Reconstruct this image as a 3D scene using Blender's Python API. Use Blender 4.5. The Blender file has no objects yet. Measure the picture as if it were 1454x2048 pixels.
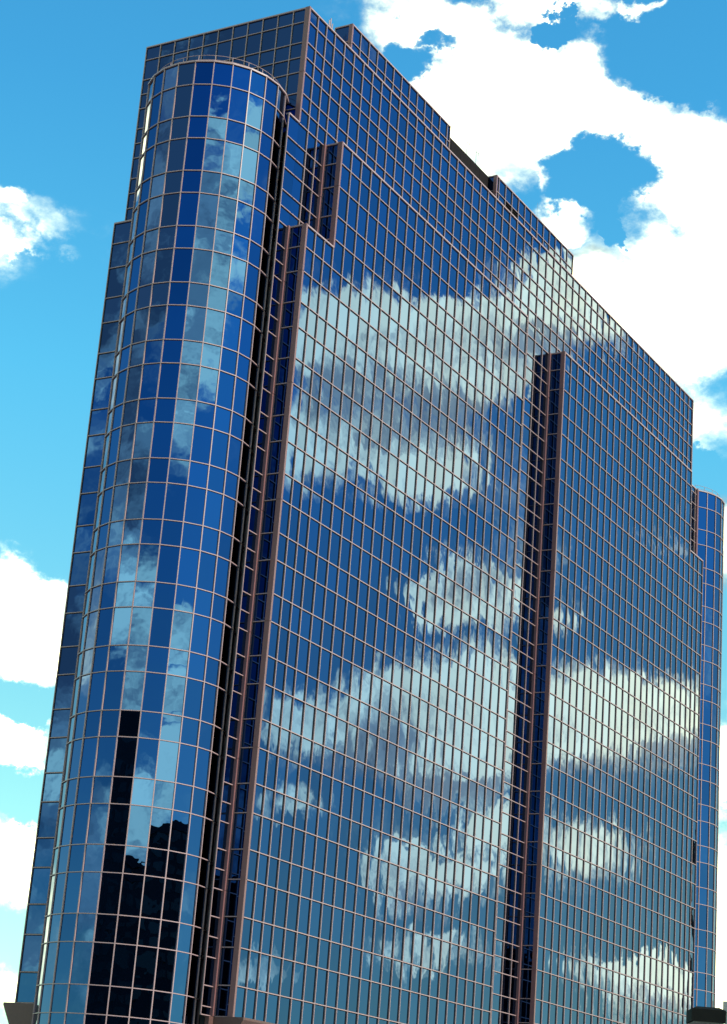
import bpy, bmesh, math, random
from mathutils import Vector, Matrix
from mathutils.bvhtree import BVHTree

random.seed(7)
scene = bpy.context.scene
COL = scene.collection
R = math.radians

# ------------------------------------------------------------------ units
U = 1.4                                   # one facade bay in metres
CX, CY, CZ = -72.667, -48.272, -55.657    # camera in bay units
EYE = 1.65
def W(x, y, z):                            # bay units -> world metres
    return Vector((x * U, y * U, (z - CZ) * U + EYE))
GZ = CZ - EYE / U                          # ground level in bay units

# ------------------------------------------------------------------ camera
F_AX = Vector((0.816287, 0.481263, 0.319469))
R_AX = Vector((0.484524, -0.871562, 0.074936))
U_AX = Vector((-0.314501, -0.093621, 0.944629))
FPX, PW, PH = 4016.25, 1454.0, 2048.0
cam_d = bpy.data.cameras.new('camera')
cam = bpy.data.objects.new('camera', cam_d)
COL.objects.link(cam)
cam.matrix_world = Matrix(((R_AX.x, U_AX.x, -F_AX.x, 0), (R_AX.y, U_AX.y, -F_AX.y, 0),
                           (R_AX.z, U_AX.z, -F_AX.z, 0), (0, 0, 0, 1)))
cam.matrix_world.translation = W(CX, CY, CZ)
cam_d.sensor_fit = 'HORIZONTAL'
cam_d.sensor_width = 36.0
cam_d.lens = FPX / PW * 36.0
cam_d.clip_start = 0.5
cam_d.clip_end = 20000
scene.camera = cam
CAMP = W(CX, CY, CZ)
def project(p):
    d = p - CAMP
    w = d.dot(F_AX)
    return (PW / 2 + FPX * d.dot(R_AX) / w, PH / 2 - FPX * d.dot(U_AX) / w, w)

# ------------------------------------------------------------------ sun, exposure
SUN_AZ, SUN_EL = R(-86.0), R(41.0)          # azimuth from +X, counter-clockwise
sd = bpy.data.lights.new('sun', 'SUN')
sd.energy = 5.0
sd.angle = R(0.5)
sd.color = (1.0, 0.94, 0.86)
sun = bpy.data.objects.new('sun', sd)
COL.objects.link(sun)
SV = Vector((math.cos(SUN_EL) * math.cos(SUN_AZ), math.cos(SUN_EL) * math.sin(SUN_AZ), math.sin(SUN_EL)))
sun.rotation_euler = SV.to_track_quat('Z', 'Y').to_euler()
vs = scene.view_settings
vs.view_transform = 'Standard'
vs.look = 'None'
vs.exposure = 0.0
vs.gamma = 1.0
vs.use_curve_mapping = False
scene.render.engine = 'CYCLES'
scene.cycles.max_bounces = 8
scene.cycles.glossy_bounces = 6

# ------------------------------------------------------------------ world: Nishita sky with cumulus clouds
world = bpy.data.worlds.new('World')
scene.world = world
world.use_nodes = True
world.cycles.sampling_method = 'MANUAL'
world.cycles.sample_map_resolution = 512
nt = world.node_tree
for n in list(nt.nodes):
    nt.nodes.remove(n)
LK = nt.links.new
def N(t, **kw):
    n = nt.nodes.new(t)
    for k, v in kw.items():
        setattr(n, k, v)
    return n
def M(op, a, b=None, c=None, clamp=False):
    n = N('ShaderNodeMath', operation=op, use_clamp=clamp)
    for i, v in enumerate((a, b, c)):
        if v is None:
            continue
        if isinstance(v, (int, float)):
            n.inputs[i].default_value = v
        else:
            LK(v, n.inputs[i])
    return n.outputs[0]
tc = N('ShaderNodeTexCoord')
D = tc.outputs['Generated']
def noise(scale, detail, rough, zs=1.0, off=0.0):
    mp = N('ShaderNodeMapping')
    mp.inputs['Scale'].default_value = (1, 1, zs)
    mp.inputs['Location'].default_value = (off, off * .7, 0)
    LK(D, mp.inputs['Vector'])
    n = N('ShaderNodeTexNoise')
    n.inputs['Scale'].default_value = scale
    n.inputs['Detail'].default_value = detail
    n.inputs['Roughness'].default_value = rough
    LK(mp.outputs[0], n.inputs['Vector'])
    return n
sep = N('ShaderNodeSeparateXYZ')
LK(D, sep.inputs[0])
az = M('MULTIPLY', M('ARCTAN2', sep.outputs[1], sep.outputs[0]), 57.29578)
el = M('MULTIPLY', M('ARCSINE', sep.outputs[2]), 57.29578)
nd = noise(26.0, 6, .62, 1.3, 3.1)
sepn = N('ShaderNodeSeparateColor')
LK(nd.outputs['Color'], sepn.inputs[0])
azd = M('MULTIPLY_ADD', sepn.outputs[0], 3.4, M('ADD', az, -1.7))
eld = M('MULTIPLY_ADD', sepn.outputs[1], 3.0, M('ADD', el, -1.5))
comb = N('ShaderNodeCombineXYZ')
LK(azd, comb.inputs[0])
LK(eld, comb.inputs[1])
BLOBS = [(0, 28.95, 32.26, 2.19, 1.0, 0.5), (0, 30.76, 32.36, 1.52, 0.86, 0.35), (0, 27.02, 30.59, 3.31, 2.0, 0.7), (0, 24.29, 30.8, 1.99, 1.57, 0.6), (0, 20.72, 28.65, 2.11, 1.85, 0.6), (0, 23.13, 30.0, 1.81, 0.71, 0.4), (0, 27.69, 28.63, 2.28, 1.28, 0.5), (0, 21.09, 25.05, 3.15, 2.85, 0.7), (0, 23.7, 25.01, 2.05, 1.85, 0.6), (0, 24.73, 27.08, 1.28, 0.86, 0.5), (0, 20.54, 21.56, 1.69, 1.57, 0.45), (0, 19.88, 18.34, 1.2, 1.57, 0.75), (0, 19.68, 7.68, 1.01, 2.85, 0.7), (0, 19.75, 11.64, 0.87, 1.57, 0.6), (0, 25.71, 32.93, 2.04, 0.57, 0.4), (0, 22.95, 33.04, 1.02, 0.31, 0.4), (0, 25.43, 28.3, 0.81, 0.51, 0.5), (0, 21.6, 31.5, 2.18, 1.07, -0.62), (0, 23.94, 28.55, 1.71, 1.07, -0.8), (0, 25.55, 32.31, 0.71, 0.34, -0.7), (0, 23.17, 27.11, 0.45, 0.64, -0.6), (0, 30.6, 31.49, 0.84, 0.71, -0.5), (0, 29.42, 32.03, 0.64, 0.23, -0.4), (0, 20.14, 20.37, 0.68, 0.57, -0.5), (0, 22.45, 32.64, 1.52, 0.4, -0.3), (0, 19.69, 15.82, 0.74, 0.86, -0.4), (0, 40.99, 25.87, 1.35, 0.71, 0.17), (0, 42.27, 26.17, 0.79, 0.36, 0.3), (0, 40.25, 25.07, 0.63, 0.29, 0.22), (0, 41.95, 25.1, 0.87, 0.29, 0.25), (0, 39.98, 28.43, 0.65, 0.26, 0.16), (0, 41.19, 28.14, 0.49, 0.17, 0.12), (0, 40.12, 14.6, 1.84, 1.78, 0.75), (0, 40.13, 11.02, 1.31, 0.86, 0.6), (0, 39.25, 7.58, 1.73, 1.28, 0.7), (0, 39.22, 4.74, 1.29, 0.57, 0.3), (0, 40.83, 29.84, 3.95, 3.28, -0.45), (0, 39.51, 20.93, 3.97, 4.28, -0.6), (0, 39.68, 12.4, 1.9, 0.64, -0.5), (0, 39.31, 9.65, 1.74, 0.78, -0.55), (0, 33.26, 32.64, 1.52, 0.34, 0.22), (0, 35.51, 32.15, 2.02, 0.86, -0.4), (0, -31.52, 23.47, 2.64, 1.71, 0.89), (0, -29.0, 23.08, 3.1, 1.85, 0.94), (0, -26.57, 23.78, 2.65, 1.57, 0.84), (0, -24.79, 25.12, 1.89, 1.28, 0.84), (0, -32.02, 20.57, 1.98, 1.43, 0.69), (0, -29.87, 20.45, 2.89, 1.43, 0.74), (0, -23.66, 24.31, 1.41, 1.14, 0.64), (0, -21.31, 22.39, 0.85, 0.57, 0.54), (0, -25.46, 26.08, 0.95, 0.57, 0.49), (0, -27.32, 16.48, 1.93, 1.07, 0.84), (0, -24.2, 16.22, 0.89, 0.71, 0.54), (0, -28.2, 16.28, 0.89, 0.57, 0.44), (0, -21.48, 18.16, 1.05, 0.43, 0.36), (0, -31.88, 12.59, 1.9, 1.28, 0.84), (0, -29.26, 12.65, 2.78, 1.71, 0.94), (0, -26.83, 13.24, 2.49, 1.85, 0.94), (0, -23.36, 13.43, 2.35, 1.57, 0.89), (0, -21.2, 13.25, 1.76, 1.43, 0.84), (0, -27.43, 11.23, 2.04, 0.71, 0.64), (0, -32.26, 10.31, 1.16, 0.57, 0.49), (0, -27.83, 8.55, 2.31, 0.93, 0.74), (0, -25.77, 9.94, 1.16, 0.71, 0.59), (0, -23.34, 9.39, 2.02, 0.86, 0.69), (0, -27.69, 6.43, 1.72, 0.57, 0.59), (0, -32.42, 5.93, 1.29, 0.4, 0.49), (0, -21.69, 5.95, 2.44, 0.93, 0.74), (0, -30.24, 28.48, 5.19, 2.71, -0.9), (0, -22.76, 20.81, 2.59, 2.43, -0.7), (0, -30.18, 16.85, 1.94, 1.85, -0.6), (0, -32.22, 16.26, 1.63, 1.85, -0.6), (0, -22.03, 16.87, 2.39, 1.28, -0.55), (0, -31.23, 8.44, 1.73, 1.0, -0.6), (0, -24.26, 11.0, 0.87, 0.43, -0.2), (0, -28.44, 25.94, 1.11, 1.0, -0.35), (0, -30.93, 4.9, 2.15, 0.86, -0.4), (0, -23.26, 7.34, 2.45, 0.78, -0.5), (0, -21.83, 10.72, 1.74, 0.43, -0.4), (0, -22.23, 22.66, 0.77, 0.57, -0.3), (0, -28.64, 18.25, 2.7, 0.57, -0.3), (1, -29.65, 21.61, 3.38, 1.0, 0.36), (1, -27.66, 21.59, 2.3, 0.86, 0.3), (1, -31.21, 21.78, 1.84, 0.86, 0.24), (1, -32.44, 21.82, 1.23, 0.57, 0.18), (1, -27.41, 15.47, 1.63, 0.43, 0.24), (1, -27.41, 10.95, 2.91, 0.71, 0.48), (1, -30.3, 11.02, 2.33, 0.71, 0.36), (1, -23.87, 11.86, 1.9, 0.64, 0.48), (1, -21.31, 12.13, 1.61, 0.57, 0.3), (1, -28.33, 7.69, 1.73, 0.5, 0.3), (1, -23.31, 8.71, 1.73, 0.43, 0.3), (1, -21.81, 5.41, 2.29, 0.5, 0.3), (1, -25.17, 23.7, 1.4, 0.43, 0.24), (1, 20.5, 20.01, 1.97, 0.86, 0.85), (1, 19.85, 16.66, 0.89, 1.57, 0.8), (1, 23.75, 26.13, 1.91, 0.43, 0.5), (1, 39.64, 13.18, 1.76, 0.36, 0.6), (1, 27.05, 28.66, 1.95, 0.57, 0.45), (1, 41.52, 25.31, 1.42, 0.36, 0.4), (1, 39.18, 5.48, 1.29, 0.43, 0.7), (1, 19.61, 7.68, 0.72, 0.86, 0.5), (0, -154, 24.43, 7, 10.4, 1.1), (1, -154, 24.43, 7, 9.68, 1.1), (0, 139, 23.81, 6, 2.44, 1.0), (1, 139, 23.81, 5, 2.44, 0.7), (0, 139, 13.57, 6, 3.73, 1.0), (1, 139, 13.57, 5, 3.73, 0.6), (0, 139, 6.26, 5, 1.36, 0.5), (1, 139, 6.33, 5, 1.58, 0.6), (0, 69, 28.39, 8, 1.51, 0.6), (0, 69, 5.3, 8, 2.51, 0.5), (0, 99, 26.75, 8, 2.94, -0.6), (0, 99, 15.48, 8, 2.01, 0.5), (0, 99, 19.99, 8, 2.15, -0.4), (0, 129, 24.02, 8, 7.1, 0.9), (1, 129, 23.75, 8, 6.1, 0.62), (0, 129, 11.45, 8, 3.23, -0.5), (0, 152, 28.87, 17, 6.45, 1.3), (1, 152, 29.07, 17, 6.24, 1.25), (0, 157, 17.53, 8, 3.59, 0.9), (1, 155, 18.28, 10, 2.51, 0.5), (0, 150, 8.38, 14, 2.87, 0.5), (1, 150, 8.38, 14, 2.87, 0.6), (0, 155, 12.89, 8, 1.15, -0.4), (0, -173, 24.09, 8, 6.45, -0.8), (0, -173, 13.3, 8, 2.58, 0.9), (1, -173, 13.3, 8, 2.29, 0.35), (0, -141, 31.33, 8, 1.0, -0.3), (0, -139, 23.68, 6, 4.88, 1.0), (1, -139, 23.54, 4, 4.45, 0.3), (0, -141, 14.53, 8, 3.59, -0.5), (0, -141, 9.13, 8, 2.08, 0.8), (0, -111, 24.97, 8, 3.37, 1.1), (0, -111, 17.94, 8, 2.87, -0.5), (0, -111, 14.05, 8, 0.93, 0.7), (0, -111, 11.18, 8, 1.79, 0.9), (0, -111, 24.36, 8, 1.58, -0.1), (0, -81, 28.32, 8, 1.29, 0.9), (0, -81, 24.77, 8, 1.43, 0.6), (0, -141, 28.8, 8, 0.79, 0.6), (0, -81, 16.98, 8, 6.17, -0.5)]  # includes an added out-of-frame grey cloud that darkens the recess reflections
last = None
def blob(a0, e0, ra, rb, amp):
    global last
    src = comb.outputs[0]
    if last is not None:                   # evaluate the lobes one after the other (short shader stack)
        ch = N('ShaderNodeVectorMath', operation='MULTIPLY_ADD')
        LK(last, ch.inputs[0])
        ch.inputs[1].default_value = (1e-9, 1e-9, 0)
        LK(src, ch.inputs[2])
        src = ch.outputs[0]
    mp = N('ShaderNodeVectorMath', operation='MULTIPLY_ADD')
    LK(src, mp.inputs[0])
    mp.inputs[1].default_value = (1 / (ra * 1.15), 1 / (rb * 1.15), 0)
    mp.inputs[2].default_value = (-a0 / (ra * 1.15), -e0 / (rb * 1.15), 0)
    dt = N('ShaderNodeVectorMath', operation='DOT_PRODUCT')
    LK(mp.outputs[0], dt.inputs[0])
    LK(mp.outputs[0], dt.inputs[1])
    return M('MULTIPLY_ADD', dt.outputs['Value'], -amp, amp)
pos = neg = grey = 0.0
for (kind, a0, e0, ra, rb, amp) in BLOBS:
    b = blob(a0, e0, ra, rb, amp)
    if kind == 1:
        last = grey = M('MAXIMUM', b, grey)
    elif amp > 0:
        last = pos = M('MAXIMUM', b, pos)
    else:
        last = neg = M('MINIMUM', b, neg)
n1 = noise(8.0, 10, .6, 1.7).outputs['Fac']
n2 = noise(12.0, 6, .6, 1.9, 8.0).outputs['Fac']
Fd = M('ADD', M('MULTIPLY_ADD', n1, 1.8, -1.0), M('ADD', pos, neg))
mask = N('ShaderNodeMapRange', interpolation_type='SMOOTHSTEP')
mask.inputs['From Min'].default_value = -0.20
mask.inputs['From Max'].default_value = 0.50
LK(Fd, mask.inputs['Value'])
gv = M('ADD', M('MULTIPLY_ADD', n2, 1.9, -.78), M('ADD', M('MULTIPLY', Fd, .26), grey))
cc = N('ShaderNodeValToRGB')                # cloud radiance / 5: sunlit edge, soft grey body, heavy shaded base
cr = cc.color_ramp
cr.interpolation = 'EASE'
cr.elements[0].position = 0.24
cr.elements[0].color = (1.0, .94, .50, 1)
cr.elements[1].position = 1.0
cr.elements[1].color = (.070, .090, .090, 1)
e_ = cr.elements.new(0.60)
e_.color = (.30, .325, .235, 1)
LK(gv, cc.inputs[0])
sky = N('ShaderNodeTexSky', sky_type='NISHITA')
sky.sun_disc = False
sky.sun_elevation = SUN_EL
sky.sun_rotation = math.pi / 2 - SUN_AZ
sky.air_density = 1.0
sky.dust_density = 0.4
sky.ozone_density = 2.0
tint = N('ShaderNodeMix', data_type='RGBA', blend_type='MULTIPLY')
tint.inputs[0].default_value = 1.0
tr = N('ShaderNodeValToRGB')                # the photograph's cyan skies: warmer near the horizon, deeper above
tr.color_ramp.elements[0].position = 0.08
tr.color_ramp.elements[0].color = (.52, .78, .54, 1)
tr.color_ramp.elements[1].position = 0.75
tr.color_ramp.elements[1].color = (.14, .66, .84, 1)
for p_, c_ in ((.14, (.42, .77, .60, 1)), (.244, (.27, .86, .81, 1)), (.335, (.20, .77, .84, 1))):
    e_ = tr.color_ramp.elements.new(p_)
    e_.color = c_
LK(M('DIVIDE', el, 90.0), tr.inputs[0])
tr3 = N('ShaderNodeVectorMath', operation='SCALE')
tr3.inputs['Scale'].default_value = 3.0
LK(tr.outputs[0], tr3.inputs[0])
LK(tr3.outputs[0], tint.inputs[7])
LK(sky.outputs[0], tint.inputs[6])
SKY_K = 0.1
sc1 = N('ShaderNodeMix', data_type='RGBA', blend_type='MULTIPLY')     # clouds are given in display units
sc1.inputs[0].default_value = 1.0
LK(cc.outputs[0], sc1.inputs[6])
sc1.inputs[7].default_value = (6 / SKY_K,) * 3 + (1,)
skyc = N('ShaderNodeMix', data_type='RGBA')
LK(M('POWER', mask.outputs[0], 2.5), skyc.inputs[0])
LK(tint.outputs[2], skyc.inputs[6])
LK(sc1.outputs[2], skyc.inputs[7])
bg = N('ShaderNodeBackground')
bg.inputs['Strength'].default_value = SKY_K
LK(skyc.outputs[2], bg.inputs['Color'])
wo = N('ShaderNodeOutputWorld')
LK(bg.outputs[0], wo.inputs['Surface'])

# ------------------------------------------------------------------ materials
def material(name, color, rough=.6, metal=0.0, var=0.0, scale=2.0, bump=0.0):
    m = bpy.data.materials.new(name)
    m.use_nodes = True
    t = m.node_tree
    b = t.nodes['Principled BSDF']
    b.inputs['Base Color'].default_value = (*color, 1)
    b.inputs['Roughness'].default_value = rough
    b.inputs['Metallic'].default_value = metal
    if var > 0 or bump > 0:
        g = t.nodes.new('ShaderNodeNewGeometry')
        n = t.nodes.new('ShaderNodeTexNoise')
        n.inputs['Scale'].default_value = scale
        n.inputs['Detail'].default_value = 5
        t.links.new(g.outputs['Position'], n.inputs['Vector'])
        if var > 0:
            mr = t.nodes.new('ShaderNodeMapRange')
            mr.inputs['To Min'].default_value = 1 - var
            mr.inputs['To Max'].default_value = 1 + var
            t.links.new(n.outputs['Fac'], mr.inputs['Value'])
            mx = t.nodes.new('ShaderNodeMix')
            mx.data_type = 'RGBA'
            mx.blend_type = 'MULTIPLY'
            mx.inputs[0].default_value = 1
            mx.inputs[6].default_value = (*color, 1)
            t.links.new(mr.outputs[0], mx.inputs[7])
            t.links.new(mx.outputs[2], b.inputs['Base Color'])
        if bump > 0:
            bp = t.nodes.new('ShaderNodeBump')
            bp.inputs['Strength'].default_value = 1.0
            bp.inputs['Distance'].default_value = bump
            t.links.new(n.outputs['Fac'], bp.inputs['Height'])
            t.links.new(bp.outputs[0], b.inputs['Normal'])
    return m
GLASS = material('blue_mirror_glass', (0.024, 0.070, 0.196), .004, 1.0)
def finish_glass():
    t = GLASS.node_tree
    b = t.nodes['Principled BSDF']
    g = t.nodes.new('ShaderNodeNewGeometry')
    n = t.nodes.new('ShaderNodeTexNoise')
    n.inputs['Scale'].default_value = 0.9
    n.inputs['Detail'].default_value = 1.5
    t.links.new(g.outputs['Position'], n.inputs['Vector'])
    bp = t.nodes.new('ShaderNodeBump')
    bp.inputs['Strength'].default_value = 1.0
    bp.inputs['Distance'].default_value = 0.0035
    t.links.new(n.outputs['Fac'], bp.inputs['Height'])
    t.links.new(bp.outputs[0], b.inputs['Normal'])
    oi = t.nodes.new('ShaderNodeObjectInfo')           # no two panes of the same batch
    ad = t.nodes.new('ShaderNodeMath')
    ad.operation = 'ADD'
    t.links.new(oi.outputs['Random'], ad.inputs[0])
    t.links.new(g.outputs['Random Per Island'], ad.inputs[1])
    fr = t.nodes.new('ShaderNodeMath')
    fr.operation = 'FRACT'
    t.links.new(ad.outputs[0], fr.inputs[0])
    mr = t.nodes.new('ShaderNodeMapRange')
    mr.inputs['To Min'].default_value = .84
    mr.inputs['To Max'].default_value = 1.12
    t.links.new(fr.outputs[0], mr.inputs['Value'])
    vm = t.nodes.new('ShaderNodeVectorMath')
    vm.operation = 'SCALE'
    vm.inputs[0].default_value = b.inputs['Base Color'].default_value[:3]
    t.links.new(mr.outputs[0], vm.inputs['Scale'])
    t.links.new(vm.outputs[0], b.inputs['Base Color'])
finish_glass()
FRAME = material('rose_aluminium', (0.39, 0.24, 0.23), .40, 0.0, .08, 1.5)
POST = material('rose_metal_panel', (0.205, 0.088, 0.082), .42, 0.0, .10, .8)
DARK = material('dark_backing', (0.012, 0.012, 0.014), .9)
STONE = material('brown_granite', (0.115, 0.052, 0.042), .55, 0.0, .22, 6.0, .004)
ROOF = material('grey_roofing', (0.12, 0.12, 0.12), .9, 0.0, .2, .5)
LOUVRE = material('dark_bronze_louvre', (0.016, 0.012, 0.012), .95, .0, .2, 3.0)
LOUVRE.node_tree.nodes['Principled BSDF'].inputs['Specular IOR Level'].default_value = .05
STEEL = material('galvanised_steel', (0.30, 0.29, 0.29), .45, .6)
LAMPM = material('black_painted_metal', (0.006, 0.007, 0.006), .8, 0, .2, 8)
LAMPM.node_tree.nodes['Principled BSDF'].inputs['Specular IOR Level'].default_value = .1
ASPH = material('asphalt', (0.05, 0.05, 0.052), .9, 0, .25, 3.0, .01)
PAVE = material('concrete_paving', (0.30, 0.29, 0.27), .85, 0, .18, 1.5, .004)
EARTH = material('city_ground', (0.13, 0.125, 0.115), .95, 0, .3, .05)
CONC = material('grey_concrete', (0.30, 0.285, 0.265), .85, 0, .12, .6)
DKBLD = material('dark_brown_cladding', (0.030, 0.030, 0.028), .7, 0, .2, .3)
DKGLS = material('dark_window_glass', (0.026, 0.045, 0.045), .2, 0)

# ------------------------------------------------------------------ mesh helpers
class MB:
    def __init__(s):
        s.v = []
        s.f = []
    def quad(s, a, b, c, d, n=None):
        i = len(s.v)
        s.v += [a, b, c, d]
        s.f.append((i, i + 1, i + 2, i + 3))
    def hexa(s, P):                        # eight points: bottom ring 0-3, top ring 4-7
        i = len(s.v)
        s.v += [Vector(p) for p in P]
        a, b, c = P[1] - P[0], P[3] - P[0], P[4] - P[0]
        fs = [(3, 2, 1, 0), (4, 5, 6, 7), (0, 1, 5, 4), (1, 2, 6, 5), (2, 3, 7, 6), (3, 0, 4, 7)]
        if a.cross(b).dot(c) < 0:
            fs = [t[::-1] for t in fs]
        s.f += [tuple(k + i for k in t) for t in fs]
    def box(s, lo, hi):                    # axis aligned, bay units
        x0, y0, z0 = lo
        x1, y1, z1 = hi
        s.hexa([W(x0, y0, z0), W(x1, y0, z0), W(x1, y1, z0), W(x0, y1, z0),
                W(x0, y0, z1), W(x1, y0, z1), W(x1, y1, z1), W(x0, y1, z1)])
    def prism(s, poly, z0, z1):            # vertical prism over a plan polygon (bay units)
        ar = sum(poly[k][0] * poly[(k + 1) % len(poly)][1] - poly[(k + 1) % len(poly)][0] * poly[k][1] for k in range(len(poly)))
        if ar < 0:
            poly = poly[::-1]
        n = len(poly)
        i = len(s.v)
        s.v += [W(x, y, z0) for x, y in poly] + [W(x, y, z1) for x, y in poly]
        s.f.append(tuple(i + k for k in range(n))[::-1])
        s.f.append(tuple(i + n + k for k in range(n)))
        for k in range(n):
            j = (k + 1) % n
            s.f.append((i + k, i + j, i + n + j, i + n + k))
    def tube(s, a, b, r, seg=6):
        d = (b - a).normalized()
        p = d.orthogonal().normalized()
        q = d.cross(p)
        i = len(s.v)
        for e in (a, b):
            for k in range(seg):
                t = 2 * math.pi * k / seg
                s.v.append(e + (p * math.cos(t) + q * math.sin(t)) * r)
        for k in range(seg):
            j = (k + 1) % seg
            s.f.append((i + k, i + j, i + seg + j, i + seg + k))
        s.f.append(tuple(i + k for k in range(seg))[::-1])
        s.f.append(tuple(i + seg + k for k in range(seg)))
    def build(s, name, mat, parent=None, base=None):
        me = bpy.data.meshes.new(name)
        o3 = Vector(base) if base is not None else Vector((0, 0, 0))
        me.from_pydata([v - o3 for v in s.v], [], s.f)
        me.materials.append(mat)
        o = bpy.data.objects.new(name, me)
        COL.objects.link(o)
        o.location = o3
        if parent is not None:
            o.parent = parent
            o.location = o3 - parent_loc(parent)
        return o
def parent_loc(p):
    l = Vector(p.location)
    while p.parent:
        p = p.parent
        l += p.location
    return l
def thing(name, label, cat, loc, group=None):
    o = bpy.data.objects.new(name, None)
    COL.objects.link(o)
    o.location = loc
    o.empty_display_size = 1
    o['label'] = label
    o['category'] = cat
    if group:
        o['group'] = group
    return o
def tag(o, label, cat, group=None):
    o['label'] = label
    o['category'] = cat
    if group:
        o['group'] = group
    return o
def structure(o):
    o['kind'] = 'structure'
    return o

# ------------------------------------------------------------------ dimensions (bay units, z down from the roof parapet)
W1, WC = 0.8528, 1.0899
FL, S0, T0, TAU, ZJ, P = 2.8765, 0.78, 0.41, 0.5508, -8.909, 1.0045
WN = 9.892
EDGE = [0.0]
for n_, w_ in ((3, W1), (22, 1.0), (5, WC), (22, 1.0), (3, W1)):
    for _ in range(n_):
        EDGE.append(EDGE[-1] + w_)
XT = EDGE[55]
ZB = ZJ - 14 * FL                          # top of the stone base
Z7, Z12 = -S0 - 2 * FL + .04, -S0 - 4 * FL + .04
def lv3(ztop, zbot):                       # three panes to a storey
    L = [ztop]
    k = -1
    while True:
        base = -S0 - k * FL
        for z in (base, base - T0 * FL, base - (T0 + (1 - T0) / 2) * FL):
            if z < ztop - .12 and z > zbot + .12 and not (k == -1):
                L.append(z)
        k += 1
        if base < zbot:
            break
    return L + [zbot]
def lv2(ztop, zbot):                       # two panes to a storey
    L = [ztop]
    for k in range(-1, 20):
        for z in (ZJ - k * FL, ZJ - k * FL - TAU * FL):
            if z < ztop - .12 and z > zbot + .12:
                L.append(z)
    return L + [zbot]
CYT = -S0 - 2 * FL + .44 * FL              # top of the rounded bays
def lvc(ztop, zbot):                       # rounded bays
    L = [ztop]
    for k in range(2, 22):
        for z in (-S0 - k * FL, -S0 - k * FL - .5975 * FL):
            if z < ztop - .12 and z > zbot + .12:
                L.append(z)
    return L + [zbot]

# ------------------------------------------------------------------ the tower
tower = thing('office_tower', 'tall blue mirror glass office tower with rose metal mullions and rounded corner bays',
              'office tower', W(0, 0, GZ))
PANES = []                                  # (corner, u, w, n, z0, z1, kind)
BARS = {'mullion': 0, 'transom': 0}
PROUD, MW, TH = 0.062, 0.036, 0.037
LATER = []
def transom(o, u, n, a, b, z, tproud):
    p = [project(W(o[0] + u[0] * s, o[1] + u[1] * s, z)) for s in (a, b)]
    LATER.append((math.hypot(p[0][0] - p[1][0], p[0][1] - p[1][1]), o, u, n, a, b, z, tproud))
def build_transoms():
    LATER.sort(key=lambda t: -t[0])
    rest = MB()
    for k, (_, o, u, n, a, b, z, tp) in enumerate(LATER):
        if k < 300:
            bar('transom', o, u, n, a, b, -.03, tp, z - TH / 2, z + TH / 2)
        else:
            rest.hexa([W(o[0] + u[0] * s + n[0] * d, o[1] + u[1] * s + n[1] * d, zz)
                       for zz in (z - TH / 2, z + TH / 2) for (s, d) in ((a, -.03), (b, -.03), (b, tp), (a, tp))])
    r_ = rest.build('transom_field', FRAME, tower, W(0, 0, ZB))
    r_['kind'] = 'stuff'
def bar(name, o, u, n, s0, s1, d0, d1, z0, z1, mat=FRAME):
    m = MB()
    pts = []
    for z in (z0, z1):
        for (s, d) in ((s0, d0), (s1, d0), (s1, d1), (s0, d1)):
            pts.append(W(o[0] + u[0] * s + n[0] * d, o[1] + u[1] * s + n[1] * d, z))
    m.hexa(pts)
    c = sum(pts, Vector()) / 8
    return m.build(name, mat, tower, c)
SHADE_STRIPS = MB()  # dark strips beside the bars, standing in for their shade and dim reflection
def shade_strip(o, u, n, s0, s1, z0, z1, d=.014):
    SHADE_STRIPS.hexa([W(o[0] + u[0] * s + n[0] * e, o[1] + u[1] * s + n[1] * e, z)
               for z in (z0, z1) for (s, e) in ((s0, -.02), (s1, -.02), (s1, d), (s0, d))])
STRIP_W = .030
def wall(o, u, n, edges, levels, skip=None, first=True, last=True, post0=0.0, post1=0.0, tilt=1.0, tproud=PROUD - .002, mproud=PROUD):
    """curtain wall: o plan start, u along, n outward; panes, one mullion per line, one transom per level"""
    zt, zb = levels[0], levels[-1]
    for i in range(len(edges) - 1):
        for j in range(len(levels) - 1):
            if skip and skip(i, j):
                continue
            PANES.append((o, u, n, edges[i], edges[i + 1], levels[j + 1], levels[j], tilt))
    for i, s in enumerate(edges):
        if (i == 0 and not first) or (i == len(edges) - 1 and not last):
            continue
        bar('mullion', o, u, n, s - MW / 2, s + MW / 2, -.03, mproud, zb + .002, zt - .004)
        shade_strip(o, u, n, s - MW / 2 - STRIP_W, s + MW / 2 + STRIP_W, zb + .003, zt - .05)
    a, b = edges[0] + post0, edges[-1] - post1
    for j, z in enumerate(levels):
        if j == 0:
            bar('coping', o, u, n, a - .0, b + .0, -.12, tproud + .012, z - .045, z + .03)
        else:
            transom(o, u, n, a, b, z, tproud)
            shade_strip(o, u, n, a + .002, b - .002, z - TH / 2 - STRIP_W, z + TH / 2 + STRIP_W * .6, .012)
def post(x0, x1, y0, y1, ztop, zbot, joint=None, name='corner_post'):
    """rose metal corner post in storey-high lengths with open joints"""
    m = MB()
    zs = [ztop]
    for k in range(-4, 20):
        z = (joint if joint is not None else ZJ) - 2 * k * FL
        if zbot + .3 < z < ztop - .3:
            zs.append(z)
    zs.append(zbot)
    for a, b in zip(zs[:-1], zs[1:]):
        m.box((x0, y0, b + (.014 if b != zbot else 0)), (x1, y1, a - (.014 if a != ztop else 0)))
    m.box((x0 + .02, y0 + .02, zbot + .05), (x1 - .02, y1 - .02, ztop - .05))
    return m.build(name, POST, tower, W((x0 + x1) / 2, (y0 + y1) / 2, zbot))

ux, uy = (1, 0), (0, 1)
nM, nN = (0, -1), (-1, 0)
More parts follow.
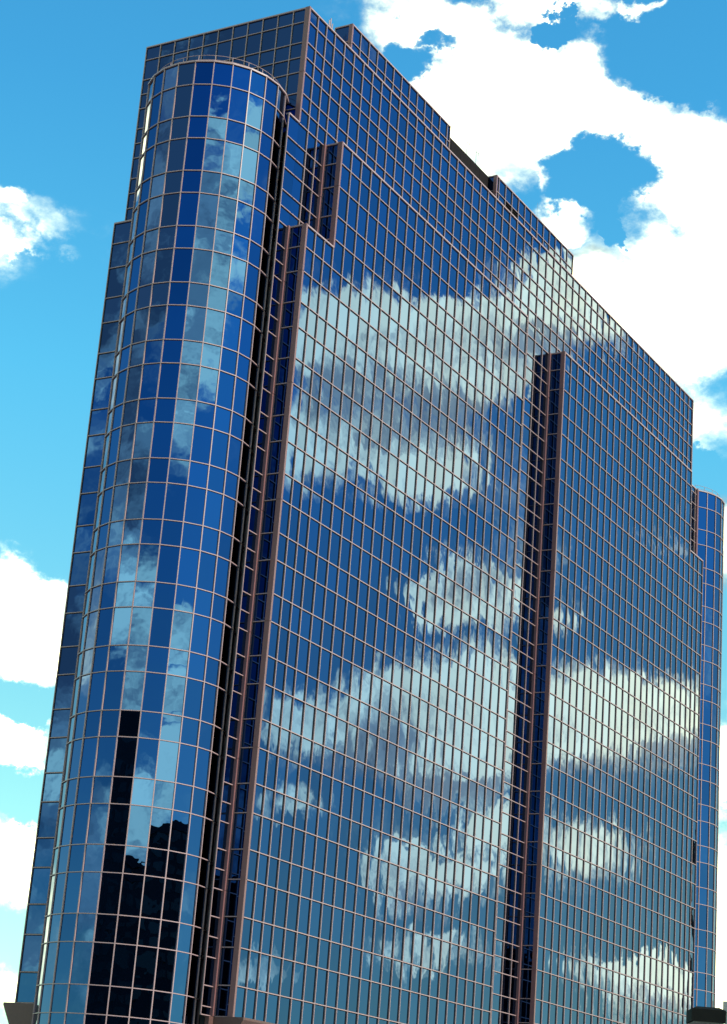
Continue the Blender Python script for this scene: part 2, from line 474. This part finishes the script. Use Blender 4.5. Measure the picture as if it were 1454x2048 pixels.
# upper slab, long side: exposed above the projecting bodies
wall((0, 0), ux, nM, EDGE[0:4], lv3(0, Z12), post0=.06, first=False)
wall((0, 0), ux, nM, EDGE[3:26], lv3(0, Z7 - .5), first=False, last=False)
wall((0, 0), ux, nM, EDGE[25:31], lv3(0, ZB), first=True, last=False)
wall((0, 0), ux, nM, EDGE[30:53], lv3(0, Z7 - .5), first=True, last=False)
wall((0, 0), ux, nM, EDGE[52:56], lv3(0, Z12 - .3), first=True, last=True)
# short side of the slab
NE = [WN * k / 11 for k in range(12)]
wall((0, 0), uy, nN, NE, lv3(0, Z12 - .5), post0=.2, first=False)
post(-PROUD, .07, -PROUD, .21, .05, Z7 + .03, joint=-S0 - FL)
# right-hand end post of the slab
post(XT - .09, XT + PROUD, -PROUD, .15, .04, Z12, joint=-S0 - FL)
# low wing of the slab behind the rounded bay
wall((-.95, 0), ux, nM, [0, .95], lv3(Z7, ZB + .0), first=True, last=False, mproud=PROUD - .005)
# projecting bodies
E1 = [EDGE[k] for k in range(3, 26)]
E2 = [EDGE[k] for k in range(0, 4)]
oF = (0, -P)
L1, L2 = lv2(Z7, Z12), lv2(Z12, ZB)
def merge_levels():                        # the tall body keeps its own panes; below the ledge all bays run through
    return lv2(Z7, ZB)
wall(oF, ux, nM, E1, merge_levels(), first=False, last=True)
wall(oF, ux, nM, E2, L2, first=False, last=True, post0=.07)
E3 = [EDGE[k] for k in range(30, 53)]
E4 = [EDGE[k] for k in range(52, 56)]
wall(oF, ux, nM, E3, merge_levels(), first=False, last=True, post0=.07)
wall(oF, ux, nM, E4, L2, first=False, last=True)
# their returns towards the short side
for xr, zt, zb in ((0.0, Z12, ZB), (EDGE[3], Z7, Z12), (EDGE[30], Z7, ZB)):
    wall((xr, -P), uy, nN, [0, P], lv2(zt, zb), first=False, last=False, post0=.2, post1=.12)
    post(xr - PROUD, xr + .075, -P - PROUD, -P + .20, zt + .05, zb)
    post(xr - PROUD - .16, xr - .004, -PROUD - .10, -.004, zt + .02, zb, name='inner_post', joint=-S0 - FL)
# shoulder behind the rounded bay
wall((-3.4, 6.55), uy, nN, [0, 1.24], lv2(Z12, ZB), first=True, last=True)
# wing at the far end
wall((XT - 1.0, 1.14), ux, nM, [0, 1.0, 1.9, 2.9, 3.9, 4.9, 5.28], lv3(CYT, ZB), first=False, last=False)
post(58.70, 58.93, 1.00, 1.18, CYT + .04, ZB)
# rounded bays
def rounded(cx, cy, a0, nf, zbot, rail_r):
    RAD = 3.452
    V = [(cx + RAD * math.cos(R(a0 + 15 * k)), cy + RAD * math.sin(R(a0 + 15 * k))) for k in range(nf + 1)]
    levels = lvc(CYT, zbot)
    for k in range(nf):
        (xa, ya), (xb, yb) = V[k], V[k + 1]
        ln = math.hypot(xb - xa, yb - ya)
        u = ((xb - xa) / ln, (yb - ya) / ln)
        n = (u[1], -u[0])
        if n[0] * (xa - cx) + n[1] * (ya - cy) < 0:
            n = (-n[0], -n[1])
        for j in range(len(levels) - 1):
            PANES.append(((xa, ya), u, n, 0, ln, levels[j + 1], levels[j], 2.2))
    for k in range(nf + 1):
        n = (math.cos(R(a0 + 15 * k)), math.sin(R(a0 + 15 * k)))
        u = (-n[1], n[0])
        bar('mullion', V[k], u, n, -.023, .023, -.05, PROUD - .008, zbot, CYT - .004)
    for j, z in enumerate(levels):
        m = MB()
        ra, rb = (RAD - .10, RAD + PROUD + .012) if j == 0 else (RAD - .03, RAD + PROUD - .004)
        h0, h1 = (-.05, .03) if j == 0 else (-TH / 2, TH / 2)
        i = 0
        for k in range(nf + 1):
            c, s = math.cos(R(a0 + 15 * k)), math.sin(R(a0 + 15 * k))
            for (r_, h) in ((ra, h0), (rb, h0), (rb, h1), (ra, h1)):
                m.v.append(W(cx + r_ * c, cy + r_ * s, z + h))
            if k:
                for q in range(4):
                    b = (q + 1) % 4
                    m.f.append((i - 4 + q, i - 4 + b, i + b, i + q)[::-1])
            i += 4
        m.f.append((0, 1, 2, 3)[::-1])
        m.f.append((i - 4, i - 3, i - 2, i - 1))
        m.build('coping' if j == 0 else 'ring_transom', FRAME, tower, W(cx, cy, z))
    core = MB()
    core.prism([(cx + (RAD - .12) * math.cos(R(a0 + 15 * k)), cy + (RAD - .12) * math.sin(R(a0 + 15 * k))) for k in range(nf + 1)], zbot, CYT - .09)
    core.build('bay_core', DARK, tower, W(cx, cy, zbot))
    # guard rail round the roof edge
    rl = MB()
    pts = []
    for k in range(nf * 2 + 1):
        a = R(a0 + 7.5 * k)
        pts.append((cx + rail_r * math.cos(a), cy + rail_r * math.sin(a)))
    for k, (x, y) in enumerate(pts):
        if k % 2 == 0:
            rl.tube(W(x, y, CYT - .08), W(x, y, CYT + .50), .024)
        if k:
            for h in (.26, .50):
                rl.tube(W(*pts[k - 1], CYT + h), W(x, y, CYT + h), .02)
    rl.build('guard_rail', FRAME, tower, W(cx, cy, CYT))
rounded(-1.667, 3.747, 135, 11, GZ, 3.15)
rounded(61.293, 3.583, -135, 12, GZ, 3.15)

# solid bodies behind the glass
body = MB()
g = .10
body.box((g, g, Z12 - 1), (XT - g, WN - g, -.16))
body.box((g, g + .003, GZ), (XT - g, WN - g, Z12 - 1))
body.box((EDGE[3] + g, -P + g, GZ), (EDGE[25] - .02, .2, Z7 - .12))
body.box((g, -P + g, GZ), (EDGE[3] + .3, .2, Z12 - .12))
body.box((EDGE[30] + g, -P + g, GZ), (EDGE[52] - .02, .2, Z7 - .12))
body.box((EDGE[52] - .3, -P + g, GZ), (XT - .02, .2, Z12 - .12))
body.box((-.42, g, GZ), (.3, .33, Z7 - .12))
body.box((-3.4 + g, 5.2, GZ), (.3, 7.79 - .02, Z12 - .12))
body.box((XT - .3, 1.14 + g, GZ), (58.9, 7.0, CYT - .12))
body.build('wall_core', DARK, tower, W(XT / 2, WN / 2, GZ))
rf = MB()
rf.box((.12, .12, -.16), (XT - .12, WN - .12, -.10))
rf.build('roof', ROOF, tower, W(XT / 2, WN / 2, -.16))
led = MB()                                  # flat tops of the projecting bodies
led.box((EDGE[3] + .1, -P + .1, Z7 - .10), (EDGE[25] - .03, -.07, Z7 - .03))
led.box((.1, -P + .1, Z12 - .10), (EDGE[3] - .03, -.07, Z12 - .03))
led.box((EDGE[30] + .1, -P + .1, Z7 - .10), (EDGE[52] - .03, -.07, Z7 - .03))
led.box((EDGE[52] + .03, -P + .1, Z12 - .10), (XT - .03, -.07, Z12 - .03))
led.build('ledge', FRAME, tower, W(XT / 2, -P / 2, Z12))
# side skins that close the bodies at their far ends (seen only from the right)
sk = MB()
sk.box((EDGE[25] - .015, -P + .03, ZB), (EDGE[25] + .02, -.02, Z7 - .05))
sk.box((EDGE[52] - .015, -P + .03, Z12), (EDGE[52] + .02, -.02, Z7 - .05))
sk.box((XT - .015, -P + .03, ZB), (XT + .02, -.02, Z12 - .05))
sk.build('side_panel', POST, tower, W(XT / 2, -P / 2, ZB))

# rooftop storey, set back from the edge
PA, PQ, PHT = 11.587, 4.677, 7.0
pe1 = [PA + k * .997 for k in range(13)] + [PA + 12 * .997 + .37]
pe2 = [XT - x for x in reversed(pe1)]
plv = [PHT, 5.92, 4.85, 3.75, 2.6, 1.4, 0.0]
for pe in (pe1, pe2):
    if pe is pe1:
        wall((0, PQ), ux, nM, pe, plv, post0=.06, first=False)
    else:
        wall((0, PQ), ux, nM, pe, plv, post0=.06, first=False, skip=lambda i, j: j == 1 and i in (2, 3))
    wall((pe[0], PQ), uy, nN, [0, 1.1], plv, first=False, post0=.15)
    post(pe[0] - PROUD, pe[0] + .075, PQ - PROUD, PQ + .17, PHT + .04, 0, joint=0)
pb = MB()
pb.box((pe1[0] + g, PQ + g, -.1), (pe1[-1] - .02, PQ + 1.1, PHT - .12))
pb.box((pe2[0] + g, PQ + g, -.1), (pe2[-1] - .02, PQ + 1.1, PHT - .12))
pb.build('penthouse_core', DARK, tower, W(XT / 2, PQ, 0))
LB = MB()
LB.box((pe1[-1] - .01, PQ + .60, -.1), (pe2[0] + .05, PQ + .72, PHT - .02))
lv = LB.build('roof_screen', LOUVRE, tower, W(27, PQ + .6, 0))
xs = pe1[-1] + .02
w_ = (pe2[0] - xs) / 5
for k in range(5):                           # panels of the dark screen with open joints
    m = MB()
    m.box((xs + k * w_ + .012, PQ + .555, .0), (xs + (k + 1) * w_ - .012, PQ + .60, PHT))
    m.build('screen_panel', LOUVRE, tower, W(xs + (k + .5) * w_, PQ + .6, 0))
for i in (2, 3):                             # two open louvres in the rooftop storey
    m = MB()
    for q in range(6):
        z = 4.87 + q * .175
        m.box((pe2[i] + .05, PQ + .02, z), (pe2[i + 1] - .05, PQ + .07, z + .06))
    m.box((pe2[i] + .03, PQ + .08, 4.85), (pe2[i + 1] - .03, PQ + .095, 5.92))
    m.build('louvre', LOUVRE, tower, W(pe2[i] + .5, PQ, 4.87))

# stone base with its flared cornice
def cornice(mb, x0, x1, y_wall, outsgn, along):
    prof = [(0.05, ZB), (.62, ZB), (.62, ZB - .10), (.10, ZB - 1.05), (.10, ZB - 1.9), (-.3, ZB - 1.9), (-.3, ZB)]
    n = len(prof)
    i = len(mb.v)
    for e in (x0, x1):
        for d, z in prof:
            if along == 'x':
                mb.v.append(W(e, y_wall + outsgn * d, z))
            else:
                mb.v.append(W(y_wall + outsgn * d, e, z))
    fl = (along == 'x') == (outsgn < 0)
    for k in range(n):
        j = (k + 1) % n
        t = (i + k, i + j, i + n + j, i + n + k)
        mb.f.append(t if fl else t[::-1])
    a = tuple(range(i, i + n))
    b = tuple(range(i + n, i + 2 * n))
    mb.f.append(a[::-1] if fl else a)
    mb.f.append(b if fl else b[::-1])
st = MB()
cornice(st, -.085, EDGE[25] + .1, -P, -1, 'x')
cornice(st, EDGE[30] - .085, XT + .1, -P, -1, 'x')
cornice(st, -3.475, 0, 7.79, 1, 'x')
st.build('cornice', STONE, tower, W(XT / 2, -P, ZB))
sb = MB()
sb.box((-.09, -P - .06, GZ), (EDGE[25] + .08, .05, ZB - .012))
sb.box((EDGE[30] - .09, -P - .06, GZ), (XT + .08, .05, ZB - .013))
sb.box((-3.48, 6.55, GZ), (.2, 7.86, ZB - .014))
sb.box((EDGE[25], -.05, GZ), (EDGE[30], .05, ZB - .015))
sb.box((-.45, -.15, GZ), (-.1, .05, ZB - .02))
sb.build('stone_base', STONE, tower, W(XT / 2, -P, GZ))

build_transoms()
strips = SHADE_STRIPS.build('shade_strip', DARK, tower, W(XT / 2, -P, ZB))
strips['kind'] = 'stuff'
# ------------------------------------------------------------------ glass panes
def pane_geo(rec, rnd):
    o, u, n, s0, s1, z0, z1, tilt = rec
    w, h = (s1 - s0) * U, (z1 - z0) * U
    amp = min(1.0, w / 1.2)
    sag = rnd.choice((-1, 1, 1)) * rnd.uniform(.0008, .0034) * amp
    t1 = rnd.gauss(0, .0016) * tilt
    t2 = rnd.gauss(0, .0015) * tilt
    sk_ = rnd.gauss(0, .0007)
    n3, u3 = Vector((n[0], n[1], 0)), Vector((u[0], u[1], 0))
    c = W(o[0] + u[0] * (s0 + s1) / 2, o[1] + u[1] * (s0 + s1) / 2, (z0 + z1) / 2)
    V = []
    G = 4
    for j in range(G + 1):
        for i in range(G + 1):
            a, b = i / G * 2 - 1, j / G * 2 - 1
            d = sag * (1 - a * a) * (1 - b * b) + t1 * a * w / 2 + t2 * b * h / 2 + sk_ * a * b
            V.append(c + u3 * (a * w / 2 * .999) + Vector((0, 0, b * h / 2 * .999)) + n3 * d)
    F = []
    fl = u3.cross(Vector((0, 0, 1))).dot(n3) < 0
    for j in range(G):
        for i in range(G):
            q = j * (G + 1) + i
            t = (q, q + 1, q + G + 2, q + G + 1)
            F.append(t[::-1] if fl else t)
    return c, V, F
rnd = random.Random(11)
GEO = [pane_geo(r_, rnd) for r_ in PANES]
tv, tf = [], []
for c, V, F in GEO:
    i = len(tv)
    tv += [V[0], V[4], V[24], V[20]]
    tf.append((i, i + 1, i + 2, i + 3))
bvh = BVHTree.FromPolygons(tv, tf)
area = []
for k, (c, V, F) in enumerate(GEO):
    n3 = Vector((PANES[k][2][0], PANES[k][2][1], 0))
    if (CAMP - c).dot(n3) <= 0:
        area.append(0)
        continue
    q = [project(V[i]) for i in (0, 4, 24, 20)]
    mx, my, _ = project(c)
    if not (0 < mx < PW and 0 < my < PH):
        area.append(0)
        continue
    hit = bvh.ray_cast(CAMP, (c - CAMP).normalized())
    if hit[2] != k:
        area.append(0)
        continue
    area.append(abs(sum(q[i][0] * q[(i + 1) % 4][1] - q[(i + 1) % 4][0] * q[i][1] for i in range(4))) / 2)
order = sorted(range(len(GEO)), key=lambda k: -area[k])
single = set(k for k in order[:300] if area[k] > 0)
rv, rfc = [], []
for k, (c, V, F) in enumerate(GEO):
    if k in single:
        me = bpy.data.meshes.new('pane')
        me.from_pydata([v - c for v in V], [], F)
        me.materials.append(GLASS)
        me.polygons.foreach_set('use_smooth', [True] * len(F))
        o = bpy.data.objects.new('pane', me)
        COL.objects.link(o)
        o.parent = tower
        o.location = c - tower.location
    else:
        i = len(rv)
        rv += V
        rfc += [tuple(a + i for a in f) for f in F]
me = bpy.data.meshes.new('pane_field')
base = Vector(tower.location)
me.from_pydata([v - base for v in rv], [], rfc)
me.materials.append(GLASS)
me.polygons.foreach_set('use_smooth', [True] * len(rfc))
pf = bpy.data.objects.new('pane_field', me)
COL.objects.link(pf)
pf.parent = tower
pf['kind'] = 'stuff'
print('PANES', len(GEO), 'single', len(single), 'min', min(area[k] for k in single))

# ------------------------------------------------------------------ things on the roof
def rod(name, x, y, z0, h, r, label, arm=None):
    m = MB()
    m.tube(W(x, y, z0), W(x, y, z0 + h), r)
    m.tube(W(x, y, z0 - .02), W(x, y, z0 + .10), r * 2.6)
    o = m.build(name, STEEL, None, W(x, y, z0))
    if arm:
        a = MB()
        a.tube(W(x, y, z0 + h * .93), W(x + arm, y, z0 + h * .93), r * .9)
        a.tube(W(x + arm, y, z0 + h * .80), W(x + arm, y, z0 + h * 1.06), r * .9)
        a.build('bracket', STEEL, o, W(x, y, z0 + h * .9))
    return tag(o, label, 'antenna', 'antennas on the roof')
rod('roof_antenna', 25.25, PQ + .66, PHT, 1.0, .022, 'short forked rod on the dark roof screen beside the upper glass block', .45)
rod('roof_antenna', 27.55, PQ + .66, PHT, 1.05, .022, 'short hooked rod at the middle of the dark roof screen', .35)
rod('roof_antenna', 28.9, PQ + .66, PHT, 1.05, .022, 'short hooked rod on the dark screen nearest the lower glass block', .35)
rod('whip_antenna', 38.6, PQ + .8, PHT - .1, 2.2, .012, 'tall hair-thin whip antenna against white cloud above the roof edge')
rod('roof_stub', 41.9, PQ + .5, PHT - .1, .75, .06, 'stubby grey post at the lower end of the rooftop storey')
vp = MB()
for dx, h in ((0, .75), (.16, .95), (.34, .7)):
    vp.tube(W(10.55 + dx, PQ + .9, 5.6), W(10.55 + dx, PQ + .9, 6.15 + h), .05)
vp.box((10.3, PQ + .6, -.1), (11.2, PQ + 1.1, 5.6))
tag(vp.build('roof_vent', FRAME, None, W(10.7, PQ + .8, -.1)), 'small rose vent pipes on the roof left of the set-back glass block', 'vent')

# ------------------------------------------------------------------ ground
gm_ = MB()
S = 6000
gm_.v += [Vector((-S, -S, 0)), Vector((S, -S, 0)), Vector((S, S, 0)), Vector((-S, S, 0))]
gm_.f.append((0, 1, 2, 3))
structure(gm_.build('ground', EARTH))
rd = MB()
rd.v += [Vector((-400, -58, .004)), Vector((400, -58, .004)), Vector((400, -44, .004)), Vector((-400, -44, .004))]
rd.f.append((0, 1, 2, 3))
structure(rd.build('road', ASPH))
pv = MB()
pv.hexa([Vector(p) for p in ((-40, -44, 0), (140, -44, 0), (140, -2.2, 0), (-40, -2.2, 0), (-40, -44, .13), (140, -44, .13), (140, -2.2, .13), (-40, -2.2, .13))])
structure(pv.build('pavement', PAVE))

# ------------------------------------------------------------------ street lamp whose head pokes into the frame
def ray(px, py):
    return (F_AX + R_AX * ((px - PW / 2) / FPX) + U_AX * ((PH / 2 - py) / FPX)).normalized()
def at(px, py, dist):
    return CAMP + ray(px, py) * dist
lc = at(1413, 2031, 21.0)
lamp = thing('street_lamp', 'flat black box-shaped street lamp head in front of the tower corner', 'street lamp', Vector((lc.x + .5, lc.y - .55, 0)))
fx = Vector((R_AX.x, R_AX.y, 0)).normalized()
fy = Vector((-fx.y, fx.x, 0))
hd = MB()
def hbox(m, c, a0, a1, b0, b1, z0, z1, ta=0.0, tb=0.0):
    m.hexa([c + fx * a0 + fy * b0 + Vector((0, 0, z0)), c + fx * a1 + fy * b0 + Vector((0, 0, z0)),
            c + fx * a1 + fy * b1 + Vector((0, 0, z0)), c + fx * a0 + fy * b1 + Vector((0, 0, z0)),
            c + fx * (a0 + ta) + fy * (b0 + tb) + Vector((0, 0, z1)), c + fx * (a1 - ta) + fy * (b0 + tb) + Vector((0, 0, z1)),
            c + fx * (a1 - ta) + fy * (b1 - tb) + Vector((0, 0, z1)), c + fx * (a0 + ta) + fy * (b1 - tb) + Vector((0, 0, z1))])
hbox(hd, lc, -.175, .165, -.18, .18, -.075, .045)
hbox(hd, lc, -.17, .16, -.175, .175, .045, .072, .05, .05)
hd.build('lamp_head', LAMPM, lamp, lc)
ln_ = MB()
hbox(ln_, lc, -.15, .14, -.15, .15, -.088, -.075)
ln_.build('lens', PAVE, lamp, lc)
pl = MB()
pb_ = Vector((lc.x, lc.y, 0)) + fy * .55 + fx * .0
pl.tube(Vector((pb_.x, pb_.y, 0)), Vector((pb_.x, pb_.y, lc.z - .02)), .06, 10)
pl.build('pole', LAMPM, lamp, pb_)
ar_ = MB()
ar_.tube(Vector((pb_.x, pb_.y, lc.z - .03)), lc + fy * .17 + Vector((0, 0, -.03)), .03, 8)
ar_.build('arm', LAMPM, lamp, lc)

# ------------------------------------------------------------------ other buildings
def block(name, label, corner, ang, w, d, h, mat, nb, nf, glass=DKGLS, steps=()):
    """plain office block: body, window bands set into it, parapet; corner = plan point of its front left corner"""
    root = thing(name, label, 'building', Vector((corner[0], corner[1], 0)))
    c, s = math.cos(ang), math.sin(ang)
    def pt(a, b, z):
        return Vector((corner[0] + c * a - s * b, corner[1] + s * a + c * b, z))
    def bx(m, a0, a1, b0, b1, z0, z1):
        m.hexa([pt(a0, b0, z0), pt(a1, b0, z0), pt(a1, b1, z0), pt(a0, b1, z0), pt(a0, b0, z1), pt(a1, b0, z1), pt(a1, b1, z1), pt(a0, b1, z1)])
    m = MB()
    bx(m, 0, w, 0, d, 0, h)
    for (a0, a1, b0, b1, z0, z1) in steps:
        bx(m, a0, a1, b0, b1, z0, z1)
    m.build('wall', mat, root, root.location)
    pr = MB()
    for (a0, a1, b0, b1) in ((-.25, w + .25, -.25, .3), (-.25, w + .25, d - .3, d + .25), (-.25, .3, .3, d - .3), (w - .3, w + .25, .3, d - .3)):
        bx(pr, a0, a1, b0, b1, h - .4, h + .9)
    pr.build('parapet', mat, root, root.location)
    wd = MB()
    fh = h / nf
    for f in range(nf):
        z0, z1 = f * fh + fh * .28, f * fh + fh * .82
        for k in range(nb):
            a0, a1 = w * (k + .14) / nb, w * (k + .86) / nb
            bx(wd, a0, a1, -.06, .1, z0, z1)
            bx(wd, a0, a1, d - .1, d + .06, z0, z1)
        for k in range(max(2, int(nb * d / w))):
            q = max(2, int(nb * d / w))
            b0, b1 = d * (k + .14) / q, d * (k + .86) / q
            bx(wd, -.06, .1, b0, b1, z0, z1)
            bx(wd, w - .1, w + .06, b0, b1, z0, z1)
    wo_ = wd.build('windows', glass, root, root.location)
    wo_['kind'] = 'stuff'
    return root
cyl = W(-1.667, 3.747, 0)
def away(az_deg, dist):
    return Vector((cyl.x + math.cos(R(az_deg)) * dist, cyl.y + math.sin(R(az_deg)) * dist))
def placed(name, label, az_, dist, width, depth, height, mat, nb, nf, steps=()):
    """a block standing across the street, its face turned to the rounded bay"""
    c0 = away(az_, dist)
    ang = R(az_) - math.pi / 2 + math.pi
    wv = Vector((math.cos(ang), math.sin(ang)))
    c0 = c0 - wv * (width / 2)
    return block(name, label, (c0.x, c0.y), ang + 0.0, width, -depth, height, mat, nb, nf, DKGLS, steps)
placed('slender_tower', 'tall slender dark tower mirrored in the rounded glass bay', 187, 190, 26, 26, 64, DKBLD, 8, 18, ((3, 23, -23, -3, 64, 68), (9, 17, -17, -9, 68, 71.5)))
placed('stepped_block', 'dark stepped office block mirrored low in the rounded glass bay', 213, 205, 76, 28, 46, DKBLD, 22, 13, ((4, 18, -20, -4, 46, 50), (30, 40, -20, -8, 46, 49)))
placed('gabled_block', 'broad dark office block with roof tank mirrored in the rounded bay', 265, 175, 112, 30, 50, DKBLD, 28, 15, ((20, 26, -12, -5, 50, 56), (40, 52, -16, -4, 50, 53), (88, 96, -18, -6, 50, 57)))
# dark tower mirrored at the right edge of the long facade
dt = Vector((W(XT, -P, 0).x, W(XT, -P, 0).y))
tz = R(-20.3)
pc = dt + Vector((math.cos(tz), math.sin(tz))) * 150
block('neighbour_tower', 'dark office tower mirrored at the right edge of the long facade', (pc.x, pc.y), R(-20.3), 30, 30, 62, DKBLD, 9, 17)
# pale block at the right edge of the picture
pr_ = at(1450.5, 2003, 260)
block('concrete_block', 'plain grey concrete building just showing at the right edge of the frame', (pr_.x, pr_.y), R(-79), 24, 20, pr_.z - .9, CONC, 7, 6)
